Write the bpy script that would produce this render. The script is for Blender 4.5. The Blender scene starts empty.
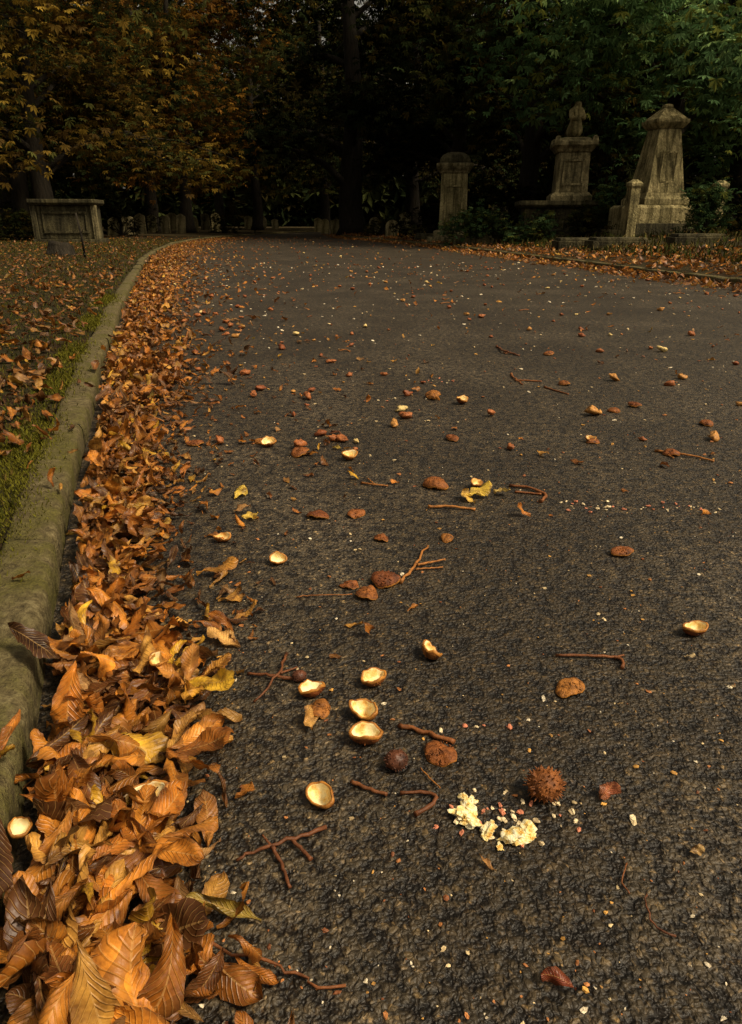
import bpy, math, numpy as np
from mathutils import Vector, Matrix, Euler, noise as mn
rad=math.radians
R=np.random.RandomState(7)
sc=bpy.context.scene
sc.view_settings.view_transform='Standard'
sc.view_settings.look='None'
sc.view_settings.exposure=0

# ------------------------------------------------------------------ layout
def xL(Y):
    return np.interp(Y,[-40,0,.72,1.65,3.15,6,13.6,18,23.3,29,35,41,47,60,90],[11.8,-.215,-.46,-.772,-1.235,-2.06,-4.12,-5.1,-6.1,-6.6,-6.5,-5.9,-4.9,-1.5,8])
def xR(Y):
    return np.interp(Y,[-40,2,8.9,16.4,21,25.5,33,40,47,60,90],[16,5.5,4.15,2.85,2.0,1.0,-1.1,-1.9,-1.3,2.5,13])
KH=.08; KW=.112
def sst(a): 
    a=np.clip(a,0,1); return a*a*(3-2*a)
def wob(x,y):
    return .5*np.sin(x*1.7+y*.6)+.3*np.sin(y*2.3-x*.9+1)+.2*np.sin(x*4.1+y*3.7)
def zg(x,y):
    x=np.asarray(x,float); y=np.asarray(y,float)
    l=xL(y)-KW; r=xR(y)+KW
    dl=l-x; dr=x-r
    zl=KH-.004+.05*sst(dl/3)+.015*wob(x,y)*sst(dl/.6)
    zr=KH-.004+.36*sst(dr/5)+.03*wob(x,y)*sst(dr/1.0)
    return np.where(dl>0,zl,np.where(dr>0,zr,0.0))

# ------------------------------------------------------------------ helpers
def mk(name,V,F,mats,col=None,luv=None,smooth=False,mi=None,parent=None):
    V=np.asarray(V,np.float32); F=np.asarray(F,np.int32)
    me=bpy.data.meshes.new(name)
    n=len(V); m,k=F.shape
    me.vertices.add(n); me.vertices.foreach_set('co',V.ravel())
    me.loops.add(m*k); me.loops.foreach_set('vertex_index',F.ravel())
    me.polygons.add(m); me.polygons.foreach_set('loop_start',np.arange(m,dtype=np.int32)*k)
    if not isinstance(mats,(list,tuple)): mats=[mats]
    for a in mats: me.materials.append(a)
    if mi is not None: me.polygons.foreach_set('material_index',np.asarray(mi,np.int32))
    me.polygons.foreach_set('use_smooth',np.full(m,smooth))
    me.update(calc_edges=True)
    if col is not None:
        at=me.attributes.new('lc','FLOAT_COLOR','POINT')
        c=np.ones((n,4),np.float32); c[:,:3]=col; at.data.foreach_set('color',c.ravel())
    if luv is not None:
        at=me.attributes.new('luv','FLOAT_VECTOR','POINT')
        c=np.zeros((n,3),np.float32); c[:,:luv.shape[1]]=luv; at.data.foreach_set('vector',c.ravel())
    ob=bpy.data.objects.new(name,me); sc.collection.objects.link(ob)
    if parent: ob.parent=parent
    return ob
class Acc:
    def __init__(s): s.V=[];s.F=[];s.C=[];s.U=[];s.M=[];s.n=0
    def add(s,V,F,C=None,U=None,M=0):
        V=np.asarray(V,float);F=np.asarray(F,int)
        s.V.append(V);s.F.append(F+s.n)
        s.C.append(np.broadcast_to(np.asarray(C if C is not None else (1,1,1),float),(len(V),3)))
        s.U.append(U if U is not None else np.zeros((len(V),2)))
        s.M.append(np.full(len(F),M)); s.n+=len(V)
    def make(s,name,mats,smooth=False,parent=None):
        return mk(name,np.concatenate(s.V),np.concatenate(s.F),mats,np.concatenate(s.C),np.concatenate(s.U),smooth,np.concatenate(s.M),parent)
def empty(name,loc=(0,0,0)):
    e=bpy.data.objects.new(name,None); e.location=loc; sc.collection.objects.link(e); return e
def rotm(yaw,pitch=0,roll=0):
    return np.array(Euler((roll,pitch,yaw),'XYZ').to_matrix())
def grid(nu,nv):
    i=np.arange(nu)[:,None]*(nv+1)+np.arange(nv)[None]
    i=i.ravel(); return np.stack([i,i+1,i+nv+2,i+nv+1],1)
def tube(P,r,seg=8,cap=True):
    P=np.asarray(P,float); n=len(P); r=np.broadcast_to(r,(n,))
    T=np.gradient(P,axis=0); T/=np.linalg.norm(T,axis=1)[:,None]+1e-9
    ref=np.array([0,0,1.]) if abs(T[:,2]).mean()<.8 else np.array([1.,0,0])
    A=np.cross(T,ref); A/=np.linalg.norm(A,axis=1)[:,None]+1e-9
    B=np.cross(T,A); th=np.arange(seg)/seg*2*math.pi
    V=(P[:,None]+r[:,None,None]*(A[:,None]*np.cos(th)[None,:,None]+B[:,None]*np.sin(th)[None,:,None]))
    V=V.reshape(-1,3); F=[]
    for i in range(n-1):
        for j in range(seg):
            a=i*seg+j;b=i*seg+(j+1)%seg; F.append((a,b,b+seg,a+seg))
    if cap:
        V=np.vstack([V,P[0],P[-1]]); c0=n*seg;c1=c0+1
        for j in range(0,seg):
            F.append((c0,(j+1)%seg,j,j)); F.append((c1,(n-1)*seg+j,(n-1)*seg+(j+1)%seg,(n-1)*seg+(j+1)%seg))
    return V,np.array(F)

# ------------------------------------------------------------------ node helper
class NT:
    def __init__(s,name):
        s.m=bpy.data.materials.new(name); s.m.use_nodes=True; s.t=s.m.node_tree; s.t.nodes.clear()
        s.out=s.t.nodes.new('ShaderNodeOutputMaterial')
    def n(s,typ,ins=None,**kw):
        nd=s.t.nodes.new('ShaderNode'+typ)
        for k,v in kw.items(): setattr(nd,k,v)
        if ins:
            for k,v in ins.items():
                if isinstance(v,bpy.types.NodeSocket): s.t.links.new(v,nd.inputs[k])
                else: nd.inputs[k].default_value=v
        return nd
    def math(s,op,a,b=0,c=0,clamp=False):
        return s.n('Math',{0:a,1:b,2:c},operation=op,use_clamp=clamp).outputs[0]
    def mix(s,f,a,b,mode='MIX'):
        nd=s.n('Mix',data_type='RGBA',blend_type=mode)
        for k,v in ((0,f),(6,a),(7,b)):
            if isinstance(v,bpy.types.NodeSocket): s.t.links.new(v,nd.inputs[k])
            else: nd.inputs[k].default_value=v if k==0 else (*v,1)
        return nd.outputs[2]
    def ramp(s,f,stops):
        nd=s.n('ValToRGB',{0:f}); e=nd.color_ramp.elements
        while len(e)<len(stops): e.new(.5)
        for i,(p,c) in enumerate(stops):
            e[i].position=p; e[i].color=(*c,1) if len(c)==3 else c
        return nd.outputs[0]
    def noise(s,scale,detail=4,rough=.55,vec=None,dim='3D'):
        ins={'Scale':scale,'Detail':detail,'Roughness':rough}
        if vec is None: vec=s.obj()
        ins['Vector']=vec
        return s.n('TexNoise',ins,noise_dimensions=dim).outputs[0]
    def obj(s):
        if not hasattr(s,'_o'): s._o=s.n('TexCoord').outputs['Object']
        return s._o
    def bsdf(s,col,rough=.7,normal=None,spec=.4,**kw):
        ins={'Base Color':col if isinstance(col,bpy.types.NodeSocket) else (*col,1),'Roughness':rough,'Specular IOR Level':spec}
        if normal is not None: ins['Normal']=normal
        ins.update(kw)
        return s.n('BsdfPrincipled',ins).outputs[0]
    def bump(s,h,dist,strength=1,normal=None):
        ins={'Height':h,'Distance':dist,'Strength':strength}
        if normal is not None: ins['Normal']=normal
        return s.n('Bump',ins).outputs[0]
    def done(s,sh):
        s.t.links.new(sh,s.out.inputs[0]); return s.m

# asphalt
A=NT('asphalt_mat'); o=A.obj()
wn=A.n('TexNoise',{'Vector':o,'Scale':90.0,'Detail':1.0},noise_dimensions='2D').outputs['Color']
wv=A.n('VectorMath',{0:wn,1:(.5,.5,.5)},operation='SUBTRACT').outputs[0]
wv=A.n('VectorMath',{0:wv,'Scale':.008},operation='SCALE').outputs[0]
ov=A.n('VectorMath',{0:o,1:wv},operation='ADD').outputs[0]
v1=A.n('TexVoronoi',{'Vector':ov,'Scale':125.0},feature='F1',voronoi_dimensions='2D')
v2=A.n('TexVoronoi',{'Vector':ov,'Scale':290.0},feature='F1',voronoi_dimensions='2D')
stone=A.math('SUBTRACT',1,v1.outputs['Distance'])
st2=A.math('SUBTRACT',1,v2.outputs['Distance'])
vbig=A.noise(1.6,4,.65,dim='2D'); pits=A.noise(34,3,.75,dim='2D')
pit=A.math('SMOOTH_MIN',A.math('MULTIPLY',A.math('SUBTRACT',pits,.40),6),1,.3)
h=A.math('ADD',A.math('MULTIPLY',stone,.75),A.math('MULTIPLY',st2,.30))
h=A.math('ADD',h,A.math('MULTIPLY',pit,.42))
c=A.ramp(vbig,[(.32,(.035,.0255,.0130)),(.5,(.052,.040,.0225)),(.68,(.080,.064,.041))])
cell=A.n('SeparateColor',{0:v1.outputs['Color']}).outputs[0]
cell2=A.n('SeparateColor',{0:v2.outputs['Color']}).outputs[1]
c=A.mix(1,c,A.ramp(cell,[(0,(.6,.6,.6)),(.8,(1.2,1.15,1.08)),(.95,(1.7,1.6,1.45)),(1,(2.6,2.4,2.0))]),'MULTIPLY')
c=A.mix(1,c,A.ramp(cell2,[(0,(.7,.7,.7)),(.92,(1.15,1.13,1.1)),(.985,(3.0,2.7,2.2))]),'MULTIPLY')
cav=A.ramp(A.math('ADD',A.math('MULTIPLY',stone,.6),A.math('MULTIPLY',pit,.4)),[(.35,(.14,.12,.10)),(.75,(1,1,1))])  # cavity shade painted into the colour between stones and in pits
c=A.mix(1,c,cav,'MULTIPLY')
asphalt=A.done(A.bsdf(c,.56,A.bump(h,.0048,1.0),.44))

# leaf litter material (uses lc, luv)
def leafmat(name,trans=.2,rough=.44,bd=.0015):
    A=NT(name)
    lc=A.n('Attribute',attribute_name='lc').outputs['Color']
    uv=A.n('Attribute',attribute_name='luv').outputs['Vector']
    s=A.n('SeparateXYZ',{0:uv}); u=s.outputs[0]; v=A.math('ABSOLUTE',s.outputs[1])
    mid=A.math('LESS_THAN',v,.05)
    ph=A.math('SUBTRACT',A.math('MULTIPLY',u,13),A.math('MULTIPLY',v,2.6))
    tri=A.math('ABSOLUTE',A.math('SUBTRACT',A.math('FRACT',ph),.5))
    vein=A.math('MAXIMUM',A.math('LESS_THAN',tri,.045),mid)
    bl=A.noise(38,4,.65); bl2=A.noise(9,2,.5)
    c=A.mix(1,lc,A.ramp(bl,[(.3,(.20,.13,.09)),(.46,(.78,.68,.58)),(.7,(1.45,1.38,1.2))]),'MULTIPLY')
    edge=A.math('MULTIPLY',A.math('POWER',v,3),.55)
    c=A.mix(edge,c,(.11,.04,.012))
    c=A.mix(A.math('MULTIPLY',A.math('GREATER_THAN',bl2,.57),.5),c,(.085,.035,.012))
    c=A.mix(A.math('MULTIPLY',vein,.32),c,(.70,.42,.14))
    hh=A.math('ADD',A.math('MULTIPLY',A.math('MINIMUM',tri,.2),2.2),A.math('MULTIPLY',bl,.9))
    b=A.bump(hh,bd,1)
    sh=A.bsdf(c,rough,b,.42)
    tr=A.n('BsdfTranslucent',{'Color':c}).outputs[0]
    mx=A.n('MixShader',{0:trans,1:sh,2:tr}).outputs[0]
    return A.done(mx)
litter=leafmat('dry_leaf_mat')
def folmat(name,trans=.3):
    A=NT(name); lc=A.n('Attribute',attribute_name='lc').outputs['Color']
    sh=A.n('BsdfDiffuse',{'Color':lc}).outputs[0]
    if trans<=0: return A.done(sh)
    tr=A.n('BsdfTranslucent',{'Color':lc}).outputs[0]
    return A.done(A.n('MixShader',{0:trans,1:sh,2:tr}).outputs[0])
foliage=folmat('foliage_mat',.3); folfar=folmat('far_foliage_mat',0)
grassm=folmat('grass_mat',0)
# bark
A=NT('bark_mat'); w=A.n('Mapping',{'Vector':A.obj(),'Scale':(9,9,1.6)}).outputs[0]
nz=A.noise(1.6,4,.7,w); c=A.ramp(nz,[(.3,(.008,.0065,.004)),(.6,(.028,.022,.014)),(.8,(.045,.038,.022))])
bark=A.done(A.bsdf(c,.9,A.bump(nz,.06),.2))
# verge soil
A=NT('verge_mat'); nz=A.noise(2.2,4,.6,dim='2D'); n2=A.noise(35,4,.7,dim='2D')
c=A.ramp(nz,[(.35,(.045,.027,.011)),(.55,(.032,.029,.010)),(.7,(.075,.038,.011))])
c=A.mix(1,c,A.ramp(n2,[(.3,(.4,.4,.4)),(.65,(1.3,1.3,1.3))]),'MULTIPLY')
verge=A.done(A.bsdf(c,.95,A.bump(n2,.03),.15))
A=NT('soil_mat'); nz=A.noise(1.5,3,.6)
soil=A.done(A.bsdf(A.ramp(nz,[(.3,(.02,.018,.01)),(.7,(.045,.035,.02))]),.95,None,.1))
# kerb
A=NT('kerb_stone_mat'); n1=A.noise(7,4,.65); n2=A.noise(60,4,.7); n3=A.noise(180,2,.7)
c=A.ramp(n2,[(.3,(.040,.030,.012)),(.5,(.105,.082,.036)),(.62,(.16,.13,.062)),(.75,(.27,.22,.12))])
moss=A.ramp(A.math('ADD',A.math('MULTIPLY',n1,.8),A.math('MULTIPLY',n2,.25)),[(.48,(0,0,0)),(.62,(.75,.75,.75))])
c=A.mix(moss,c,A.ramp(n3,[(.3,(.038,.036,.006)),(.7,(.115,.102,.016))]))
b=A.bump(n2,.009,1); b=A.bump(n3,.003,1,b)
kerbm=A.done(A.bsdf(c,.85,b,.25))
# monument stone
def stonemat(name,c0,c1,c2):
    A=NT(name); n1=A.noise(1.8,5,.65); n2=A.noise(22,4,.7)
    w=A.n('Mapping',{'Vector':A.obj(),'Scale':(7,7,.7)}).outputs[0]; n3=A.noise(1.5,3,.6,w)
    c=A.ramp(n1,[(.3,c0),(.5,c1),(.72,c2)])
    c=A.mix(1,c,A.ramp(n3,[(.35,(.30,.29,.22)),(.6,(1.05,1.05,1.0))]),'MULTIPLY')
    c=A.mix(1,c,A.ramp(n2,[(.3,(.5,.5,.45)),(.65,(1.2,1.2,1.15))]),'MULTIPLY')
    return A.done(A.bsdf(c,.9,A.bump(n2,.03),.2))
stoneA=stonemat('weathered_stone_mat',(.05,.045,.025),(.22,.185,.105),(.40,.33,.19))
stoneB=stonemat('dark_stone_mat',(.03,.026,.015),(.075,.065,.036),(.16,.135,.07))
stoneC=stonemat('lichen_stone_mat',(.07,.06,.028),(.31,.26,.135),(.52,.43,.24))
# husk materials
def husk(name,c0,c1,c2):
    A=NT(name); n1=A.noise(70,4,.65); n2=A.noise(400,2,.6)
    inf=A.n('ObjectInfo').outputs['Random']
    c=A.mix(1,A.ramp(inf,[(0,c0),(.5,c1),(1,c2)]),A.ramp(n1,[(.32,(.25,.2,.18)),(.6,(1.2,1.1,1.0))]),'MULTIPLY')
    b=A.bump(n1,.004,1); b=A.bump(n2,.001,1,b)
    return A.done(A.bsdf(c,.62,b,.3))
huskO=husk('husk_outer_mat',(.15,.045,.012),(.23,.08,.018),(.34,.15,.03))
huskS=husk('husk_spiky_mat',(.20,.075,.020),(.22,.08,.020),(.24,.09,.022))
A=NT('husk_inner_mat'); n1=A.noise(50,4,.65)
huskI=A.done(A.bsdf(A.ramp(n1,[(.32,(.50,.21,.035)),(.44,(.80,.55,.18)),(.58,(.87,.77,.46))]),.45,A.bump(n1,.002),.4))
A=NT('husk_rim_mat'); n1=A.noise(90,4,.6)
huskR=A.done(A.bsdf(A.ramp(n1,[(.3,(.16,.055,.010)),(.6,(.48,.20,.03))]),.55,A.bump(n1,.002),.4))
A=NT('husk_dark_mat'); n1=A.noise(60,4,.6)
huskD=A.done(A.bsdf(A.ramp(n1,[(.3,(.025,.010,.006)),(.7,(.14,.045,.018))]),.5,A.bump(n1,.003),.4))
A=NT('twig_mat'); n1=A.noise(60,4,.6); inf=A.n('ObjectInfo').outputs['Random']
c=A.mix(1,A.ramp(inf,[(0,(.10,.035,.014)),(.5,(.22,.08,.022)),(1,(.38,.16,.033))]),A.ramp(n1,[(.3,(.5,.45,.4)),(.65,(1.2,1.15,1.1))]),'MULTIPLY')
twigm=A.done(A.bsdf(c,.6,A.bump(n1,.003),.35))
A=NT('conker_flesh_mat'); n1=A.noise(110,4,.7)
flesh=A.done(A.bsdf(A.ramp(n1,[(.34,(.62,.33,.05)),(.47,(.84,.66,.26)),(.60,(.86,.80,.56))]),.6,A.bump(n1,.003),.35))
A=NT('fragment_mat'); lc=A.n('Attribute',attribute_name='lc').outputs['Color']; n1=A.noise(80,3,.6)
frag=A.done(A.bsdf(A.mix(1,lc,A.ramp(n1,[(.3,(.5,.45,.4)),(.65,(1.2,1.2,1.2))]),'MULTIPLY'),.6,A.bump(n1,.003),.35))

# ------------------------------------------------------------------ ground, road, verges, kerbs
S=260
mk('ground',[(-S,-S,-.06),(S,-S,-.06),(S,S,-.06),(-S,S,-.06)],[(0,1,2,3)],soil)
Ys=np.concatenate([np.arange(-30,0,1.),np.arange(0,8,.08),np.arange(8,30,.4),np.arange(30,90.1,1.)])
cols=np.linspace(0,1,41)
l=xL(Ys);r=xR(Ys)
X=l[:,None]+(r-l)[:,None]*cols; Yg=np.repeat(Ys[:,None],41,1)
mk('road',np.stack([X,Yg,np.zeros_like(X)],2).reshape(-1,3),grid(len(Ys)-1,40)[:,::-1],asphalt,smooth=True)
off=np.concatenate([[0],np.geomspace(.04,75,70)])
for side in (0,1):
    X=(l-KW+.004)[:,None]-off if side==0 else (r+KW-.004)[:,None]+off
    Yg=np.repeat(Ys[:,None],len(off),1); Z=zg(X,Yg)
    Z=np.where(off[None]<.001,KH-.004,Z)
    F=grid(len(Ys)-1,len(off)-1)
    mk('verge',np.stack([X,Yg,Z],2).reshape(-1,3),F if side==0 else F[:,::-1],verge,smooth=True)

def kerb(name,xf,side,y0,y1,step=.92):
    ac=Acc(); Y=y0; rs=np.random.RandomState(3)
    while Y<y1:
        fine = Y<9 and side<0
        L=step; ya=Y+.004; yb=Y+L-.004
        nu=46 if fine else 4
        uu=np.linspace(0,1,nu+1); yy=ya+(yb-ya)*uu
        dx=rs.normal(0,.004); dz=rs.normal(0,.003)
        cw=.016
        prof=[(0,-.05),(0,KH*.45),(0,KH-cw),(.006,KH-.006),(cw,KH),(KW*.35,KH),(KW*.65,KH),(KW-.012,KH),(KW,KH-.010),(KW,-.05)]
        V=[]
        for i,y in enumerate(yy):
            e=.008 if i in(0,nu) else 0
            for j,(a,z) in enumerate(prof):
                nn=mn.noise(Vector((y*14,a*60,z*50)))*.0045+mn.noise(Vector((y*3,a*10,5)))*.005+mn.noise(Vector((y*45,a*150,z*120)))*.0015
                chip=max(0,mn.noise(Vector((y*9,3.1,side*7)))-.22)*.04 if j in(2,3,4) else 0
                aa=a+e*(j<4)-e*(j>7)+nn*.6+chip*.6; zz=z+(nn-e-chip if z>0 else 0)
                V.append((float(xf(y))+side*(aa+.0)+dx, y, zz+dz))
        F=grid(nu,len(prof)-1)
        ac.add(V,F)
        for k in(0,nu):
            b=k*len(prof)
            ac.F.append(np.array([(b+ac.n-len(V),b+1+ac.n-len(V),b+8+ac.n-len(V),b+9+ac.n-len(V)),(b+1+ac.n-len(V),b+2+ac.n-len(V),b+7+ac.n-len(V),b+8+ac.n-len(V)),(b+2+ac.n-len(V),b+4+ac.n-len(V),b+6+ac.n-len(V),b+7+ac.n-len(V))])); ac.M.append(np.zeros(3))
        Y+=L
    return ac.make(name,kerbm,True)
kerb('kerb',xL,-1,-6,60)
kerb('kerb',xR,1,-6,60)

# ------------------------------------------------------------------ fallen leaves
def leaf(L,W,nu,nv,rs,kc,kl,tw,pleat,rag=True):
    u=np.linspace(0,1,nu+1)[:,None]; v=np.linspace(-1,1,nv+1)[None]
    ex=rs.uniform(2.2,4.2)
    w=(u**rs.uniform(.8,1.15))*np.clip(1-u**ex,0,1)**rs.uniform(.6,.95); w=w/w.max()
    w=np.maximum(w,.03*(1-u))
    if nu>12:
        w=w*(1+.08*(np.mod(u*15,1)-.5)*(u>.15))
        q=rs.rand(2)*6
        w=w*(1+.10*np.sin(u*9+q[0])*np.sin(u*21+q[1]))
    y=v*w*W/2*(1+.12*np.sin(u*5+rs.rand()*6)*np.sign(v)); x=u*L+0*v
    ph=u*9-np.abs(v)*1.8; tri=np.abs(np.mod(ph,1)-.5)*2
    z=pleat*W*(tri-.5)*np.sqrt(np.abs(v))*(w)
    p=rs.rand(4)*6
    z=z+W*.17*(np.sin(u*6+p[0])*np.cos(v*2.4+p[1])+.6*np.sin(u*13+v*3+p[2]))*(np.abs(v)+.15)
    kk=kc*(1+.6*np.sin(u*4+p[3])); a=np.abs(kk)+1e-3; Rr=W/2/a
    y2=Rr*np.sin(y/Rr); z=z+np.sign(kk)*Rr*(1-np.cos(y/Rr))
    k=kl/L+1e-4; xs=np.sin(k*x)/k-z*np.sin(k*x); zs=(1-np.cos(k*x))/k+z*np.cos(k*x)
    ben=rs.normal(0,.10)*L; y2=y2+ben*u*u
    t=tw*u; yy=y2*np.cos(t)-zs*np.sin(t); zz=y2*np.sin(t)+zs*np.cos(t)
    V=np.stack([xs+0*v,yy,zz],2).reshape(-1,3); V[:,0]-=L*.5
    U=np.stack([u+0*v,v+0*u],2).reshape(-1,2)
    return V,U
PAL=np.array([(.66,.27,.035),(.48,.175,.024),(.78,.43,.09),(.25,.09,.018),(.82,.50,.045),(.12,.05,.016),(.58,.215,.026),(.45,.34,.06),(.44,.25,.10)])
PW=np.array([.24,.18,.14,.13,.04,.12,.10,.005,.045])
FG={}
def place_leaf(ac,x,y,zb,L,W,nu,nv,rs,yaw,pitch,roll,col,kc=None,kl=None,pet=False):
    if kc is None: kc=rs.normal(0,1.4)
    if kl is None: kl=rs.normal(0,.95)
    V,U=leaf(L,W,nu,nv,rs,kc,kl,rs.normal(0,.55),.12)
    V=V@rotm(yaw,pitch,roll).T
    V[:,2]+=zb-V[:,2].min(); V[:,0]+=x; V[:,1]+=y
    if (nu,nv) not in FG: FG[(nu,nv)]=grid(nu,nv)
    ac.add(V,FG[(nu,nv)],col,U)
def heap(x,y):
    d=x-xL(y)
    return .042*np.exp(-(d/.12)**2)+.010*np.exp(-(d/.25)**2)
pile=Acc(); rs=np.random.RandomState(11)
N=2300
for i in range(N):
    y=.1+3.6*rs.rand()**1.1
    wd=.185+.055*y+.035*math.sin(y*7)+.02*math.sin(y*17)
    far=rs.rand()<.11 and y>1
    d=.035+abs(rs.normal(0,.48))*wd*(2.2 if far else 1)
    s=rs.uniform(.45,1.12)*(.7 if d>wd*.75 else 1)*(.6 if far else 1)
    if y<.8: s*=1.10
    if y>1.1: s*=.82
    over=rs.rand()<.012
    if over: d=-rs.rand()*.14
    x=float(xL(y))+d+.012
    if (d>wd*1.4 and not far) or (y<.9 and d>.26): continue
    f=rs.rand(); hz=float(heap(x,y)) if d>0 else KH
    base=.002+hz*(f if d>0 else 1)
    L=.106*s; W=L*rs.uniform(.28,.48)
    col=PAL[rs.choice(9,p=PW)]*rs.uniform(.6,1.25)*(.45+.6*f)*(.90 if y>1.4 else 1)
    tl=.24 if d<wd else .10
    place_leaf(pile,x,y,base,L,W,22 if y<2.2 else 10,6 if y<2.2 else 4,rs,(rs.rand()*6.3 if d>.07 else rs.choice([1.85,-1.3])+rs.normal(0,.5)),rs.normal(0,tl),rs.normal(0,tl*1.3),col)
# yellow compound leaf lying on the pile
for a,Lf,cc in((-0.35,.10,(.88,.56,.05)),(-1.1,.085,(.72,.38,.05)),(.5,.08,(.65,.32,.05)),(1.6,.075,(.42,.19,.04)),(2.5,.06,(.55,.25,.05))):
    px,py=-.285,.895
    place_leaf(pile,px+math.cos(a)*Lf*.5,py+math.sin(a)*Lf*.5,.035,Lf,Lf*.42,22,6,rs,a,-.15,.1,np.array(cc),.5,.5)
for px,py in((-.31,.56),(-.40,.66),(-.27,.73),(-.37,1.0),(-.33,.45),(-.45,.95),(-.26,.58)):
    a0=rs.rand()*6
    for k in range(5):
        a=a0+(k-2)*.62; Lf=.10-.012*abs(k-2)
        place_leaf(pile,px+math.cos(a)*Lf*.5,py+math.sin(a)*Lf*.5,.040+.006*rs.rand(),Lf,Lf*.36,22,6,rs,a,rs.normal(-.05,.15),rs.normal(0,.25),PAL[rs.choice([0,1,2,0,6])]*rs.uniform(.8,1.1),kl=rs.normal(.3,.5))
# extended drift along the kerb further up
for i in range(4300):
    y=3.2+30*rs.rand()**1.5
    wd=.27+.045*y; wd=min(wd,1.0)
    d=.03+abs(rs.normal(0,.45))*wd*(1 if rs.rand()<.8 else 1.8)
    x=float(xL(y))+d
    L=.085*rs.uniform(.5,1.15); col=PAL[rs.choice(9,p=PW)]*rs.uniform(.45,1.0)
    place_leaf(pile,x,y,.002+float(heap(x,y))*rs.rand()*.8,L,L*.5,5,4,rs,rs.rand()*6.3,rs.normal(0,.16),rs.normal(0,.2),col)
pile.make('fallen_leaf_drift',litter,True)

vl=Acc()
def scatter(n,xf,ymax,ymin,pw,bright,Lm=.10):
    for i in range(n):
        y=ymin+(ymax-ymin)*rs.rand()**pw; x=xf(y)
        z=float(zg(x,y)); L=Lm*rs.uniform(.4,1.25)
        if y<3: a,b=10,4
        elif y<8: a,b=5,4
        else: a,b=3,2
        place_leaf(vl,x,y,z+.003+.012*rs.rand(),L,L*.5,a,b,rs,rs.rand()*6.3,rs.normal(0,.2),rs.normal(0,.25),PAL[rs.choice(9,p=PW)]*rs.uniform(.3,1.0)*bright)
scatter(7400,lambda y:float(xL(y))-KW-.05-abs(rs.normal(0,1))*(.6+.35*y),30,.5,1.5,.70,.08)
scatter(7500,lambda y:float(xR(y))+rs.uniform(-.25,1)*(2.3+.02*y) if rs.rand()<.8 else float(xR(y))+rs.uniform(0,8),40,7,1.3,1.0,.12)
scatter(1300,lambda y:float(xR(y))-abs(rs.normal(0,.35)),34,6,1.2,.95,.10)
vl.make('verge_leaf_litter',litter,True)

# leaves scattered thinly on the road
rl=Acc()
for i in range(1350):
    y=.6+32*rs.rand()**1.7
    lft=rs.rand()<.55
    x=float(xL(y))+.3+abs(rs.normal(0,.4))*(1+.1*y) if lft else rs.uniform(float(xL(y)),float(xR(y)))
    if y<1.6 and x>-.2: continue
    L=.042*rs.uniform(.3,1.2) if y<6 else .07*rs.uniform(.5,1.2)
    place_leaf(rl,x,y,.001,L,L*.5,8 if y<5 else 3,4 if y<5 else 2,rs,rs.rand()*6.3,rs.normal(0,.08),rs.normal(0,.12),PAL[rs.choice(9,p=PW)]*rs.uniform(.5,1.1))
rl.make('scattered_road_leaves',litter,True)
# individually visible leaves
for (x,y,L,W,yaw,col) in [(-.094,.846,.046,.030,1.9,(.70,.42,.13)),(-.326,1.326,.09,.035,.1,(.60,.30,.05)),(-.263,1.07,.075,.035,2.6,(.66,.40,.13)),
    (.309,.706,.032,.024,.8,(.52,.18,.09)),(.388,.615,.018,.013,.2,(.72,.52,.22)),(.187,.461,.034,.018,2.4,(.34,.05,.02)),(-.359,1.789,.06,.035,1.2,(.80,.62,.10)),
    (-.307,1.637,.045,.03,.3,(.75,.54,.10)),(-.166,.709,.03,.02,.7,(.62,.26,.04)),(.135,.598,.026,.008,2.5,(.60,.34,.12)),(.296,1.785,.085,.05,.5,(.80,.60,.08)),
    (.26,1.76,.06,.035,2.2,(.70,.48,.10)),(.36,1.80,.05,.03,-.6,(.75,.6,.20)),(-.20,.655,.075,.03,1.7,(.45,.20,.04)),(.55,1.02,.018,.012,0,(.7,.58,.35))]:
    a=Acc(); place_leaf(a,x,y,.002,L,W,22,8,rs,yaw,-.06,.08,np.array(col),.7*rs.choice([-1,1]),.5)
    a.make('fallen_leaf',litter,True)

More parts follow.
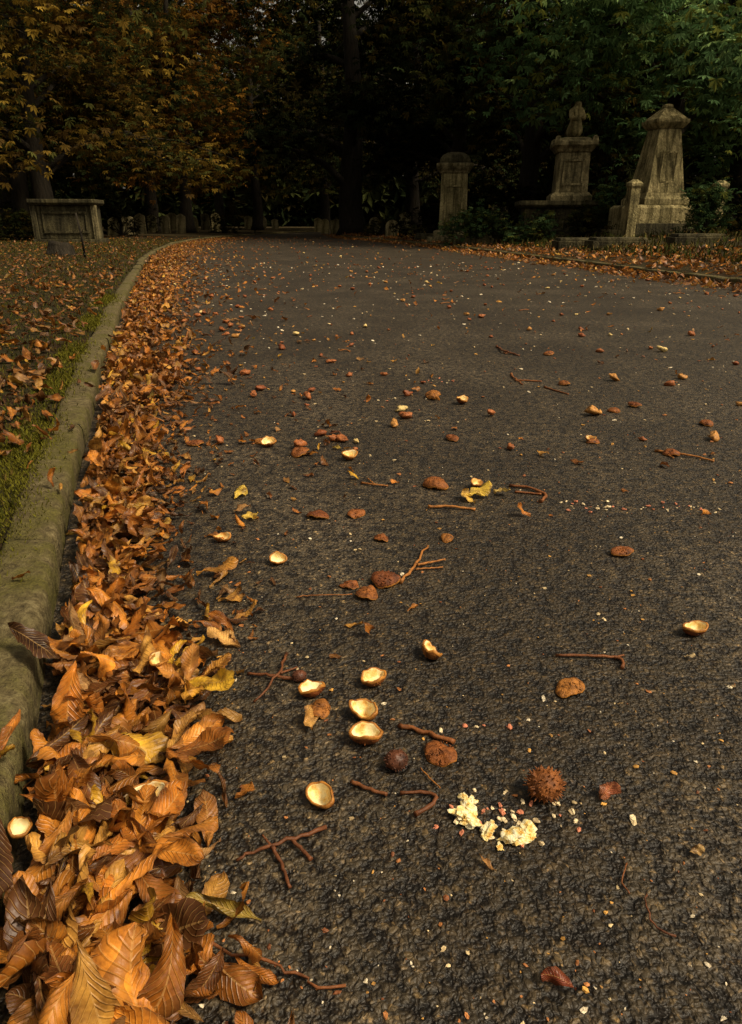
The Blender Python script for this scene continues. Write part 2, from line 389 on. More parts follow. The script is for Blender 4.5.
# ------------------------------------------------------------------ chestnut husks
def half_husk(x,y,D,yaw,tilt,zb=0,seed=0,flip=False,flat=.95,inner=True,spiky=16):
    rs=np.random.RandomState(seed+100)
    ac=Acc(); ns=28; Ro=D/2; prof=[]; mats=[]
    no=8
    for i in range(no+1):
        a=i/no*math.pi/2; prof.append((Ro*math.sin(a),-Ro*flat*math.cos(a)))
    th=.17*Ro
    prof.append((Ro-th*.45,th*.30)); prof.append((Ro-th*1.1,0))
    for i in range(1,no+1):
        a=math.pi/2*(1-i/no); prof.append(((Ro-th*1.2)*math.sin(a),-(Ro*flat-th)*math.cos(a)))
    n=len(prof); V=[]
    ph=rs.rand(6)*6
    asp=rs.uniform(.78,.97); wv=rs.uniform(.4,.95)
    for i,(rr,z) in enumerate(prof):
        for j in range(ns):
            t=j/ns*2*math.pi
            f=1+.06*math.sin(2*t+ph[0])+.05*math.sin(3*t+ph[1])+.02*math.sin(7*t+ph[2])
            f*=1+.09*abs(math.cos(t))**6
            rim=math.exp(-((z)/(Ro*.45))**2)*Ro*wv*(.19*math.sin(2*t+ph[3])+.08*math.sin(5*t+ph[4])+.05*math.sin(9*t+ph[5]))
            V.append((rr*f*1.08*math.cos(t),rr*f*asp*math.sin(t),z+rim))
    V=np.array(V)
    for i in range(n-1):
        F=[(i*ns+j,i*ns+(j+1)%ns,(i+1)*ns+(j+1)%ns,(i+1)*ns+j) for j in range(ns)]
        ac.F.append(np.array(F)); ac.M.append(np.full(ns,0 if i<no-1 else (2 if i<no+2 else 1)))
    ac.V.append(V); ac.C.append(np.ones((len(V),3))); ac.U.append(np.zeros((len(V),2))); ac.n+=len(V)
    for k in range(spiky):
        a=rs.uniform(.15,1.45); t=rs.rand()*6.28
        d=np.array([math.sin(a)*math.cos(t),math.sin(a)*math.sin(t)*asp,-flat*math.cos(a)]); p=d*Ro*.97
        l=Ro*rs.uniform(.08,.16)
        vv,ff=tube([p,p+d*l*.5,p+d*l],[Ro*.07,Ro*.045,Ro*.008],5,False); ac.add(vv,ff,M=0)
    V=np.concatenate(ac.V)
    if flip: V=V*np.array([1,-1,-1])
    Rm=rotm(yaw)@rotm(0,0,tilt)
    V=V@Rm.T; V[:,2]+=zb-V[:,2].min()-.0015; V[:,0]+=x; V[:,1]+=y
    o=mk('chestnut_husk',V,np.concatenate(ac.F),[huskO,huskI,huskR],smooth=True,mi=np.concatenate(ac.M))
    return o
cups=[(-.205,1.383,.034,.3,.55),(-.011,.864,.042,-.5,.20),(-.007,.811,.044,.1,0),(.005,.949,.039,.8,.02),(.106,1.026,.038,2.0,.55),(-.066,.694,.039,-.9,.45),
      (-.094,.921,.038,.3,-.20),(.592,1.099,.041,.2,.02),(-.067,2.111,.045,.5,.3),(.377,2.844,.05,.9,.3),(-.342,2.25,.045,.2,.4),(.30,1.86,.04,1.0,.3),(-.35,1.50,.035,.2,.2),(.75,2.30,.035,.2,.3)]
for i,(x,y,D,yw,tl) in enumerate(cups): half_husk(x,y,D,yw,tl,seed=i)
half_husk(-.268,.649,.038,.4,.15,zb=.050,seed=33)
half_husk(-.335,.93,.030,.9,.3,zb=.05,seed=34)
half_husk(-.40,.60,.028,1.9,.3,zb=.050,seed=35)
domes=[(.029,1.295,.056,.6),(-.008,1.240,.046,.35),(.182,1.867,.070,.6),(.321,.933,.050,.35),(.098,.782,.045,.4),(.570,1.433,.05,.45),(.180,1.512,.034,.6),
 (-.136,1.648,.055,.35),(-.038,1.66,.045,.4),(.024,1.509,.036,.3),(-.114,2.329,.045,.5),(-.229,2.161,.06,.5),(-.368,2.294,.05,.5),(.265,2.95,.07,.7),(1.07,2.793,.046,.6),(.758,2.30,.048,.5),
 (.280,2.329,.048,.5),(.972,2.161,.05,.5),(1.243,2.522,.05,.6),(.962,2.714,.045,.6),(1.004,3.99,.06,.6),(.89,3.206,.05,.6),(-.592,2.27,.05,.5),(-.079,.881,.038,.4),(-.045,1.28,.035,.25)]
for i,(x,y,D,f) in enumerate(domes): half_husk(x,y,D,i*1.3,.12*math.sin(i*2.1),seed=50+i,flip=True,flat=f,spiky=60)

def ball(name,x,y,D,nsp,mat,ln,seed):
    rs=np.random.RandomState(seed); ac=Acc(); Ro=D/2
    nu,nv=16,24; th=np.linspace(.02,math.pi-.02,nu+1)[:,None]; ph=np.linspace(0,2*math.pi,nv+1)[None]
    d=np.stack([np.sin(th)*np.cos(ph),np.sin(th)*np.sin(ph),np.cos(th)+0*ph],2).reshape(-1,3)
    r=np.array([1+.10*mn.noise(Vector(q*2.2))+.05*mn.noise(Vector(q*7)) for q in d]); ac.add(d*r[:,None]*Ro,grid(nu,nv))
    for k in range(nsp):
        z=1-2*(k+.5)/nsp; t=k*2.39996; q=np.array([math.sqrt(1-z*z)*math.cos(t),math.sqrt(1-z*z)*math.sin(t),z])
        q=q+rs.normal(0,.12,3); q/=np.linalg.norm(q); b=q+rs.normal(0,.25,3); l=Ro*ln*rs.uniform(.6,1.3)
        vv,ff=tube([q*Ro*.93,q*Ro+b*l*.5,q*Ro+b*l],[Ro*.085,Ro*.05,Ro*.008],5,False); ac.add(vv,ff)
    V=np.concatenate(ac.V)*np.array([1.05,1,.85]); V[:,2]-=V[:,2].min()+.002; V[:,0]+=x;V[:,1]+=y
    mk(name,V,np.concatenate(ac.F),mat,smooth=True)
ball('spiky_chestnut_husk',.227,.706,.042,150,huskS,.24,4)
ball('spiky_chestnut_husk',.035,.760,.030,80,huskD,.14,5)
ball('spiky_chestnut_husk',-.118,.958,.022,50,huskD,.2,9)

# twigs
def twig(segs,name='twig',zz=.004):
    ac=Acc()
    for pts,r0,r1 in segs:
        P=np.array([(a[0],a[1],zz+(a[2] if len(a)>2 else 0)) for a in pts],float)
        t=np.linspace(0,len(P)-1,14); Q=np.stack([np.interp(t,np.arange(len(P)),P[:,k]) for k in range(3)],1)
        K=Q.copy(); K[1:-1]=(Q[:-2]+Q[1:-1]*2+Q[2:])/4
        L=np.linalg.norm(P[-1]-P[0])
        s=rs.rand()*9
        K[:,0]+=np.array([mn.noise(Vector((s,q*.7,0))) for q in range(14)])*L*.05
        K[:,1]+=np.array([mn.noise(Vector((s,q*.7,5))) for q in range(14)])*L*.05
        rr=np.interp(np.linspace(0,1,14),[0,1],[r0,r1]); rr=rr*(1+.12*np.sin(np.arange(14)*1.9+s)); rr[0]*=1.35; rr[-1]*=1.25
        K[:,2]=np.maximum(K[:,2],rr*.8)
        v,f=tube(K,rr,8); ac.add(v,f)
    return ac.make(name,twigm,True)
twig([([(-.205,.972),(-.165,.962,.004),(-.118,.955)],.0022,.003),([(-.148,1.03),(-.150,.965,.008),(-.185,.90)],.0025,.0015),([(-.15,.965,.006),(-.125,.99)],.002,.0015)])
twig([([(.06,1.29),(.10,1.37,.003),(.131,1.467)],.0035,.0022),([(.10,1.37),(.164,1.385,.006)],.003,.002),([(.095,1.35),(.155,1.36)],.002,.0015)])
twig([([(.043,.842),(.08,.828),(.122,.806)],.0032,.0036)])
twig([([(.038,.709),(.068,.712),(.088,.704),(.078,.688),(.056,.673)],.0020,.0030)])
twig([([(-.160,.605),(-.115,.622,.006),(-.057,.649,.003)],.0016,.0026),([(-.119,.620,.004),(-.105,.60),(-.0915,.567)],.0025,.0018),([(-.097,.632,.004),(-.070,.605)],.0022,.0024),([(-.119,.620,.004),(-.132,.635,.006)],.0018,.0012)])
twig([([(.320,1.026),(.38,1.023,.002),(.434,1.017),(.424,.988)],.0022,.0028),([(.42,1.018),(.438,1.026)],.002,.0016)])
twig([([(.15,1.708),(.21,1.705,.003),(.272,1.69)],.004,.003)])
twig([([(.396,1.867),(.45,1.85,.003),(.485,1.795),(.454,1.745)],.0035,.0045),([(.40,1.82),(.47,1.80)],.003,.003)])
twig([([(-.026,1.891),(.01,1.87,.003),(.048,1.867)],.003,.002),([(.01,1.87,.003),(-.01,1.93)],.002,.0015)])
twig([([(.308,.561),(.302,.54,.003),(.300,.525),(.320,.508)],.0009,.0012)])
twig([([(-.20,.50,.01),(-.111,.479,.006),(-.07,.468),(-.030,.454)],.0018,.0013)])
twig([([(.931,2.193),(1.0,2.15,.004),(1.077,2.090)],.004,.003),([(.95,2.18),(.96,2.12)],.003,.002)])
twig([([(.683,3.433),(.68,3.32,.004),(.70,3.206)],.005,.003),([(.68,3.30),(.80,3.27)],.004,.003)])
twig([([(.788,3.143),(.857,3.005)],.004,.003)])
twig([([(.068,.755),(.08,.735),(.092,.718)],.0009,.0009)])
twig([([(.752,4.25),(.756,4.05,.01),(.83,3.95)],.006,.004)])
twig([([(-.026,.729),(-.005,.716,.001),(.022,.706)],.0028,.0022)],'chestnut_leaf_stalk')
twig([([(.30,.60),(.285,.575),(.29,.56)],.0008,.0008)])
twig([([(-.15,1.23),(-.10,1.235,.002),(-.04,1.24)],.0012,.001)],'chestnut_leaf_stalk')
for k in range(22):
    y=2.2+9*rs.rand()**1.3; x=rs.uniform(float(xL(y))+.4,float(xR(y))-.3); a=rs.rand()*3; L=rs.uniform(.05,.14)
    dx,dy=math.cos(a)*L,math.sin(a)*L
    twig([([(x,y),(x+dx*.5+.01,y+dy*.5,.006),(x+dx,y+dy)],.004,.003),([(x+dx*.5+.01,y+dy*.5,.006),(x+dx*.7-dy*.3,y+dy*.7+dx*.3)],.003,.002)])

# broken conker flesh
def lump(ac,x,y,s,rs,col=(1,1,1),flat=.5,nu=7,nv=10,am=(.9,.35)):
    th=np.linspace(.05,math.pi-.05,nu+1)[:,None]; ph=np.linspace(0,2*math.pi,nv+1)[None]
    d=np.stack([np.sin(th)*np.cos(ph),np.sin(th)*np.sin(ph),np.cos(th)+0*ph],2).reshape(-1,3)
    o=Vector(rs.rand(3)*30); r=np.array([1+am[0]*mn.noise(Vector(q*1.6)+o)+am[1]*mn.noise(Vector(q*5)+o) for q in d])
    V=d*r[:,None]*s*np.array([1.2,.8,flat]); V=V@rotm(rs.rand()*6.3,rs.normal(0,.2)).T
    V[:,2]-=V[:,2].min()+s*.08; V[:,0]+=x;V[:,1]+=y; ac.add(V,grid(nu,nv),col)
ac=Acc(); rs=np.random.RandomState(5)
for x,y,s,k in((.119,.706,.010,2),(.116,.672,.013,3),(.124,.658,.011,2),(.146,.645,.009,3),(.172,.638,.015,3),(.186,.642,.012,2),(.135,.70,.004,5),(.15,.66,.004,6),(.155,.625,.004,4)):
    for j in range(k): lump(ac,x+rs.normal(0,s*.6),y+rs.normal(0,s*.5),s*rs.uniform(.5,.95),rs,flat=.40,nu=10,nv=16,am=(.9,.12))
ac.make('broken_conker',flesh,False)
ac=Acc()
for x,y,n,sp in((.60,1.72,20,.05),(.78,1.70,18,.05),(.02,2.9,8,.05),(.34,3.3,12,.08),(.19,.67,14,.05),(.15,.66,34,.05),(.18,.84,5,.06)):
    for j in range(n): lump(ac,x+rs.normal(0,sp),y+rs.normal(0,sp*.5),rs.uniform(.0012,.0045)*(1 if y<1 else 1.3),rs,(.82,.68,.42) if rs.rand()<.6 else (.6,.22,.12),.5,5,7)
for i in range(2700):
    y=.4+13*rs.rand()**2.2; x=rs.uniform(float(xL(y))+.2,min(float(xR(y)),y*.8+.6))
    c=[(.80,.70,.50),(.7,.55,.30),(.50,.20,.06),(.6,.32,.07),(.26,.09,.03)][rs.choice(5,p=[.2,.2,.23,.2,.17])]
    lump(ac,x,y,(.0007+.0022*rs.rand()**3)*(1+.55*y),rs,np.array(c)*rs.uniform(.7,1.1),.4,4,6)
ac.make('litter_fragments',frag,False)
ac=Acc()
for i in range(560):
    y=2.2+34*rs.rand()**1.6
    x=rs.uniform(float(xL(y))+.3,float(xR(y))-.1) if rs.rand()<.75 else float(xL(y))+.3+abs(rs.normal(0,.6))
    c=[(.36,.12,.035),(.24,.07,.02),(.50,.24,.06),(.72,.54,.22)][rs.choice(4,p=[.4,.3,.22,.08])]
    lump(ac,x,y,rs.uniform(.008,.025),rs,np.array(c),.55,6,9)
ac.make('distant_husk_litter',frag,True)

# ------------------------------------------------------------------ grass on the left verge
def grass(name,n,fx,ymin,ymax,pw,hm,cols,seed):
    rs=np.random.RandomState(seed)
    y=ymin+(ymax-ymin)*rs.rand(n)**pw; x=fx(y,rs); z=zg(x,y)
    h=hm*rs.uniform(.4,1.3,n)*(1+y*.04); w=h*.06+.0012*(1+y*.3); a=rs.rand(n)*6.28; b=rs.rand(n)*6.28; ln=rs.uniform(.1,.9,n)*h
    P=np.stack([x,y,z-.003],1); dw=np.stack([np.cos(a),np.sin(a),0*a],1)*w[:,None]
    up=np.stack([np.cos(b)*ln,np.sin(b)*ln,h],1); mid=np.stack([np.cos(b)*ln*.3,np.sin(b)*ln*.3,h*.6],1)
    V=np.stack([P-dw,P+dw,P+mid+dw*.7,P+up,P+mid-dw*.7],1)
    i=np.arange(n)[:,None]*5
    F=np.concatenate([i+np.array([[0,1,2,4]]),i+np.array([[4,2,3,3]])],0)
    cc=np.array(cols)[rs.randint(len(cols),size=n)]*rs.uniform(.6,1.2,(n,1))
    mk(name,V.reshape(-1,3),F,grassm,np.repeat(cc,5,0))
def fxL(y,rs):
    g=xL(y)-KW-np.abs(rs.normal(0,1,len(y)))*(.25+.22*y)+.03
    return g
grass('grass',28000,fxL,.3,26,1.6,.020,[(.055,.060,.012),(.08,.080,.016),(.12,.085,.022),(.04,.043,.010)],2)
def fxR(y,rs): return xR(y)+KW+1+np.abs(rs.normal(0,2.5,len(y)))
grass('grass',9000,fxR,9,36,1,.08,[(.04,.05,.013),(.07,.07,.02),(.12,.09,.03)],3)
def mossy():
    rs=np.random.RandomState(8); n=17000
    cen=np.array([1.5,1.85,2.1,2.9,3.6,4.8,6.2]); k=rs.randint(7,size=n)
    y=cen[k]+rs.normal(0,.14,n)*(1+.1*cen[k]); x=xL(y)-KW*np.clip(1.05-rs.exponential(.22,n)+rs.uniform(0,1.1,n),.2,3)
    z=np.where(x>xL(y)-KW,KH,zg(x,y)); h=.0055*rs.uniform(.5,1.6,n)*(1+.12*y); w=.0010*(1+.4*y)
    a=rs.rand(n)*6.28;b=rs.rand(n)*6.28
    P=np.stack([x,y,z-.001],1); dw=np.stack([np.cos(a),np.sin(a),0*a],1)*np.reshape(w,(-1,1))
    up=np.stack([np.cos(b)*h*.6,np.sin(b)*h*.6,h],1)
    V=np.stack([P-dw,P+dw,P+up+dw*.3,P+up-dw*.3],1); i=np.arange(n)[:,None]*4
    mk('moss',V.reshape(-1,3),i+np.array([[0,1,2,3]]),grassm,np.repeat(np.array([(.115,.108,.014)])*rs.uniform(.4,1.3,(n,1)),4,0))
mossy()

# ------------------------------------------------------------------ trees
def palm_template():
    V=[];F=[]
    for k in range(5):
        a=(k-2)*.72; L=1-.13*abs(k-2)
        c,s=math.cos(a),math.sin(a)
        for (u,w,z) in((0.05,0,0),(.62,.19,-.10),(1,0,-.34),(.62,-.19,-.10)):
            x=u*L;y=w*L; V.append((x*c-y*s,x*s+y*c,z*L))
        F.append((4*k,4*k+1,4*k+2,4*k+3))
    return np.array(V),np.array(F)
PT,PF=palm_template()
def palms(P,size,rs,col,tilt=.55):
    n=len(P); yaw=rs.rand(n)*6.283; tx=rs.normal(0,tilt,n)+.35; 
    cy,sy=np.cos(yaw),np.sin(yaw); ct,st=np.cos(tx),np.sin(tx)
    x=PT[None,:,0]*ct[:,None]+PT[None,:,2]*st[:,None]; z=-PT[None,:,0]*st[:,None]+PT[None,:,2]*ct[:,None]; y=np.repeat(PT[None,:,1],n,0)
    V=np.stack([x*cy[:,None]-y*sy[:,None],x*sy[:,None]+y*cy[:,None],z],2)*size.reshape(-1,1,1)+P[:,None]
    F=(np.arange(n)[:,None,None]*20+PF[None]).reshape(-1,4)
    return V.reshape(-1,3),F,np.repeat(col,20,0)
PALS={'green':[(.10,.19,.075),(.14,.24,.095),(.19,.28,.10),(.19,.21,.045),(.05,.09,.033)],
 'dark':[(.008,.012,.005),(.014,.020,.008),(.022,.026,.010),(.03,.024,.008)],  # near-black leaves: the wood's deep shade is put into the leaf colour
 'brown':[(.10,.062,.014),(.15,.095,.018),(.06,.06,.016),(.23,.15,.025),(.035,.042,.014),(.065,.04,.012)],
 'orange':[(.16,.075,.015),(.11,.052,.012),(.23,.115,.018),(.06,.055,.014),(.035,.04,.013)],
 'olive':[(.036,.042,.013),(.060,.062,.016),(.024,.033,.012),(.09,.066,.015)]}
def tree(x,y,H,Rc,base,pal,npalm,tr,seed,lean=(0,0),size=.24,name='horse_chestnut_tree'):
    rs=np.random.RandomState(seed); z0=float(zg(x,y))
    e=empty(name,(x,y,z0)); ac=Acc()
    nz=10; tz=np.linspace(0,H*.8,nz)
    tp=np.stack([lean[0]*tz/H+.12*np.sin(tz*.7+seed)*(tz>0),lean[1]*tz/H+.1*np.cos(tz*.9+seed)-.1*np.cos(seed),tz-.15],1)
    rr=tr*(1-.75*tz/(H*.8)); rr[0]*=1.45
    tpp=np.insert(tp,1,tp[0]+np.array([0,0,.5]),0); rr=np.insert(rr,1,tr*1.05)
    v,f=tube(tpp,rr,12); ac.add(v,f)
    cent=[]
    nl=13
    for i in range(nl):
        fz=rs.uniform(.16,.85); p0=np.array([np.interp(fz*H*.8,tz,tp[:,k]) for k in range(3)])
        if p0[2]<1.8: p0[2]=1.8+rs.rand()
        a=i*2.4+rs.normal(0,.3); reach=Rc*(1.05-.45*fz)*rs.uniform(.75,1.05)
        d=np.array([math.cos(a),math.sin(a),0])
        up=reach*rs.uniform(.25,.5); 
        endz=max(base+.4+ (fz*H*.75-base)*rs.uniform(.55,1.1),base+.3)
        P=[p0,p0+d*reach*.35+np.array([0,0,up*.6]),p0+d*reach*.7+np.array([0,0,up*.8]),np.array([*(p0+d*reach)[:2],endz])]
        t=np.linspace(0,3,9); Q=np.stack([np.interp(t,range(4),np.array(P)[:,k]) for k in range(3)],1); Q[1:-1]=(Q[:-2]+2*Q[1:-1]+Q[2:])/4
        r0=tr*.34*(1-.4*fz); v,f=tube(Q,np.linspace(r0,.02,9),6,False); ac.add(v,f)
        for j in range(7):
            b=Q[rs.randint(3,9)]; dd=d*rs.uniform(.2,1)+rs.normal(0,.7,3)*np.array([1,1,.35]); l=rs.uniform(.8,2.0)
            en=b+dd*l*.8-np.array([0,0,.25*l]); mdp=(b+en)/2+np.array([0,0,.2])
            v,f=tube([b,mdp,en],[.035,.022,.01],4,False); ac.add(v,f); cent.append(en); cent.append(mdp)
    nc=int(16*Rc)
    th=rs.rand(nc)*6.283; q=rs.rand(nc); zc=base+(H-base)*q
    prof=np.sqrt(np.clip(1-((q-.38)/.66)**2,0.05,1)); rd=Rc*prof*rs.uniform(.55,1.0,nc)
    zc=zc+.5*np.sin(th*3+seed)
    shell=np.stack([rd*np.cos(th),rd*np.sin(th),np.maximum(zc,base)],1)
    cent=np.concatenate([np.array(cent),shell]); cent[:,2]=np.maximum(cent[:,2],base*rs.uniform(.8,1.2,len(cent)))
    k=rs.randint(len(cent),size=npalm)
    P=cent[k]+rs.normal(0,1,(npalm,3))*np.array([.55,.55,.32])
    pc=np.array(PALS[pal]); cl=rs.randint(len(pc),size=len(cent))
    lo,hi=(.35,1.7) if pal=='green' else (.5,1.4)  # wider range on green crowns paints highlight and shade clusters into leaf colour
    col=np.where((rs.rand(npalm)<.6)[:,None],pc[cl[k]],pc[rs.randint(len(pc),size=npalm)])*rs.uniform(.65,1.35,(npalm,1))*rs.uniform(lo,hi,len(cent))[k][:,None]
    v,f,c=palms(P,size*rs.uniform(.6,1.25,npalm),rs,col)
    ac.make('trunk_and_limbs',bark,True,e)
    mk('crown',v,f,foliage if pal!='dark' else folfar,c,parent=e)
T=[ # x,y,H,R,base,pal,n,trunk r,leaf size
 (-11.5,27,12,5.5,2.3,'brown',10500,.38,.22),(-17,23,13,5.5,2.2,'brown',8000,.4,.23),(-15.5,34,15,6,2.2,'olive',6000,.4,.28),(-9.2,38,14,5.5,2.2,'orange',9000,.33,.24),
 (-13,45,16,6,2.5,'orange',5000,.4,.30),(-7.5,50,15,5.5,2.5,'olive',7000,.35,.26),(-3.5,58,17,6,2.6,'olive',5000,.4,.30),(-20,42,16,6,2,'olive',5000,.4,.3),
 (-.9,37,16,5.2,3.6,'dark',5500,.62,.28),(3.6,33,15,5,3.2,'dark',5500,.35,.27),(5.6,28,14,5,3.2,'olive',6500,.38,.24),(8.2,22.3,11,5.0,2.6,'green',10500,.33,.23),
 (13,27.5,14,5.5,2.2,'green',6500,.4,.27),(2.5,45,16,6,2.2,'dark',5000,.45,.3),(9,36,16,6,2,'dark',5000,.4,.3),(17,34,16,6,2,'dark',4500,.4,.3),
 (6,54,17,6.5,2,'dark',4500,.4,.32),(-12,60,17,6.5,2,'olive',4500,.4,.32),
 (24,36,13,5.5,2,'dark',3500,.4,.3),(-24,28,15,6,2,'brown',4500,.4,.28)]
for i,a in enumerate(T):
    tree(a[0],a[1],a[2],a[3],a[4],a[5],a[6],a[7],i+21,lean=((.6,0) if i==11 else (0,0)),size=a[8]*1.04)

# ring of woodland in the distance
rs=np.random.RandomState(77); n=32000
th=rs.rand(n)*2*math.pi; th[:22000]=rs.uniform(-.95,.95,22000); rd=rs.uniform(66,80,n); zz=24*rs.rand(n)**1.7*(.8+.25*np.sin(th*9)*np.sin(th*23))
P=np.stack([rd*np.sin(th),12+rd*np.cos(th),zz],1); pc=np.array(PALS['dark']+PALS['olive'][:1])
col=pc[rs.randint(len(pc),size=n)]*rs.uniform(.4,1.0,(n,1))
v,f,c=palms(P,rs.uniform(1.2,2.0,n),rs,col,1.1); mk('distant_woodland',v,f,folfar,c)

# shrubs
def shrub(x,y,rx,ry,h,pal,n,seed,size=.11,name='shrub'):
    rs=np.random.RandomState(seed); z0=float(zg(x,y)); nc=26
    C=np.stack([rs.normal(0,.42,nc)*rx,rs.normal(0,.42,nc)*ry,rs.rand(nc)**.8*h],1)
    C[:,:2]*=(1.15-C[:,2:3]/h*.6)
    k=rs.randint(nc,size=n); P=C[k]+rs.normal(0,.12,(n,3)); P[:,2]=np.maximum(P[:,2],.03)
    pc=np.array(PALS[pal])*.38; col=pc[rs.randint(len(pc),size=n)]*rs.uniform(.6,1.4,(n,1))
    v,f,c=palms(P,size*rs.uniform(.6,1.3,n),rs,col,.7)
    ac=Acc()
    for j in range(nc):
        v2,f2=tube([(0,0,0),C[j]*.5+np.array([0,0,.1]),C[j]],[.015,.01,.004],4,False); ac.add(v2,f2)
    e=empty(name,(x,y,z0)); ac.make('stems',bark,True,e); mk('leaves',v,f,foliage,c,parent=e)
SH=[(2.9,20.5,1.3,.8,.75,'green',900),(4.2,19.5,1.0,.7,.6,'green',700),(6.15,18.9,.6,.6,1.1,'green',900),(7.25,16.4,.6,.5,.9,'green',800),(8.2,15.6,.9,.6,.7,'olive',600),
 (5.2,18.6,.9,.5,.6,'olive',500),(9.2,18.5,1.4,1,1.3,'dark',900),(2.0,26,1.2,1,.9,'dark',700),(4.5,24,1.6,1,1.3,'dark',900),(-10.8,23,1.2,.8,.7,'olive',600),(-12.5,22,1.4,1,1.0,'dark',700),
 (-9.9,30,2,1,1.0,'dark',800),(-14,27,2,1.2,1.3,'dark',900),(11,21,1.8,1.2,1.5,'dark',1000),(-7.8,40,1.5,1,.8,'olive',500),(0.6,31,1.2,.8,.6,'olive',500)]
for i,a in enumerate(SH): shrub(*a,seed=300+i)

# ------------------------------------------------------------------ monuments
def prism(prof,mat,name,parent,loc=(0,0,0),yaw=0,bev=.012):
    V=[];F=[]
    for z,hx,hy in prof: V+=[(-hx,-hy,z),(hx,-hy,z),(hx,hy,z),(-hx,hy,z)]
    n=len(prof)
    F.append((3,2,1,0))
    for i in range(n-1):
        for j in range(4): F.append((4*i+j,4*i+(j+1)%4,4*i+4+(j+1)%4,4*i+4+j))
    F.append((4*n-4,4*n-3,4*n-2,4*n-1))
    o=mk(name,V,F,mat,parent=parent); o.location=loc; o.rotation_euler=(0,0,yaw)
    b=o.modifiers.new('b','BEVEL'); b.width=bev; b.segments=2; b.limit_method='ANGLE'; b.angle_limit=.4
    return o
def P2(lst): return [(z,w,w) for z,w in lst]
def frame_panel(parent,w,h,z,yf,mat,t=.05,d=.03):
    for nm,cx,cz,hx,hz in(('panel_top',0,z+h/2,w/2+t,t/2),('panel_base',0,z-h/2,w/2+t,t/2),('panel_side',-w/2-t/2,z,t/2,h/2-t/2-.003),('panel_side',w/2+t/2,z,t/2,h/2-t/2-.003)):
        prism([(-hz,hx,d/2),(hz,hx,d/2)],mat,nm,parent,(cx,yf-d/2+.004,cz),0,.006)

# M1: square pedestal with domed cap
g=float(zg(2.6,24)); e=empty('pedestal_monument',(2.58,24,g-.03)); e.rotation_euler=(0,0,-.08)
prism(P2([(0,.78),(.14,.78)]),stoneA,'step',e)
prism(P2([(.143,.60),(.30,.60),(.34,.50)]),stoneA,'plinth',e)
prism(P2([(.343,.43),(1.95,.395)]),stoneC,'shaft',e)
prism(P2([(1.953,.43),(2.01,.46),(2.07,.52),(2.15,.56),(2.21,.56),(2.23,.48)]),stoneA,'cornice',e)
prism(P2([(2.233,.46),(2.35,.45),(2.45,.37),(2.52,.24),(2.55,.08)]),stoneB,'domed_cap',e,bev=.03)
frame_panel(e,.46,.95,1.12,-.42,stoneC)
# M2: chest base, pedestal, statue
g=float(zg(5.25,20)); e=empty('statue_monument',(5.15,20,g-.05)); e.rotation_euler=(0,0,-.12)
prism([(0,1.28,.75),(.10,1.28,.75)],stoneB,'base_step',e)
prism([(.103,1.14,.62),(.74,1.14,.62)],stoneB,'chest',e)
prism([(.743,1.24,.72),(.80,1.32,.80),(.90,1.32,.80)],stoneB,'slab',e)
for sx in(-.55,.55):
    sub=empty('panel',(sx,0,0)); sub.parent=e; frame_panel(sub,.7,.36,.42,-.62,stoneB,.05,.03)
q=.86
prism(P2([(.903,.60*q),(1.02,.60*q),(1.10,.50*q)]),stoneA,'pedestal_plinth',e)
prism(P2([(1.103,.47*q),(2.02,.44*q)]),stoneA,'pedestal_die',e)
frame_panel(e,.42,.55,1.56,-.455*q-.003,stoneA,.05,.025)
prism(P2([(2.023,.48*q),(2.10,.54*q),(2.17,.62*q),(2.25,.62*q),(2.29,.50*q),(2.36,.36*q)]),stoneA,'pedestal_cornice',e)
for sx in(-.45,.45):
    for sy in(-.45,.45): prism(P2([(2.253,.08),(2.36,.055),(2.38,.02)]),stoneA,'acroterion',e,(sx,sy,0))
# robed figure
def statue(parent,loc):
    bm=bpy.data.meshes.new('statue')
    vs=[(0,0,.02),(0,0,.16),(.0,.0,.34),(0,0,.46),(0,-.01,.56),(0,-.02,.66),(.0,-.045,.76),(-.12,0,.56),(-.16,-.05,.42),(-.05,-.13,.40),(.12,0,.56),(.16,-.05,.42),(.06,-.13,.44),(.03,.07,.2)]
    es=[(0,1),(1,2),(2,3),(3,4),(4,5),(5,6),(4,7),(7,8),(8,9),(4,10),(10,11),(11,12),(1,13)]
    rr=[.20,.18,.15,.14,.12,.06,.10,.075,.06,.045,.075,.06,.045,.14]
    bm.from_pydata(vs,es,[]); bm.materials.append(stoneC)
    o=bpy.data.objects.new('statue',bm); sc.collection.objects.link(o); o.parent=parent; o.location=loc; o.scale=(1.2,1.2,1.12); o.rotation_euler=(0,0,.5)
    o.modifiers.new('s','SKIN')
    bm.skin_vertices[0].data[0].use_root=True
    for i,a in enumerate(rr): bm.skin_vertices[0].data[i].radius=(a,a*.85)
    m=o.modifiers.new('u','SUBSURF'); m.levels=2; m.render_levels=2
statue(e,(0,0,2.33))
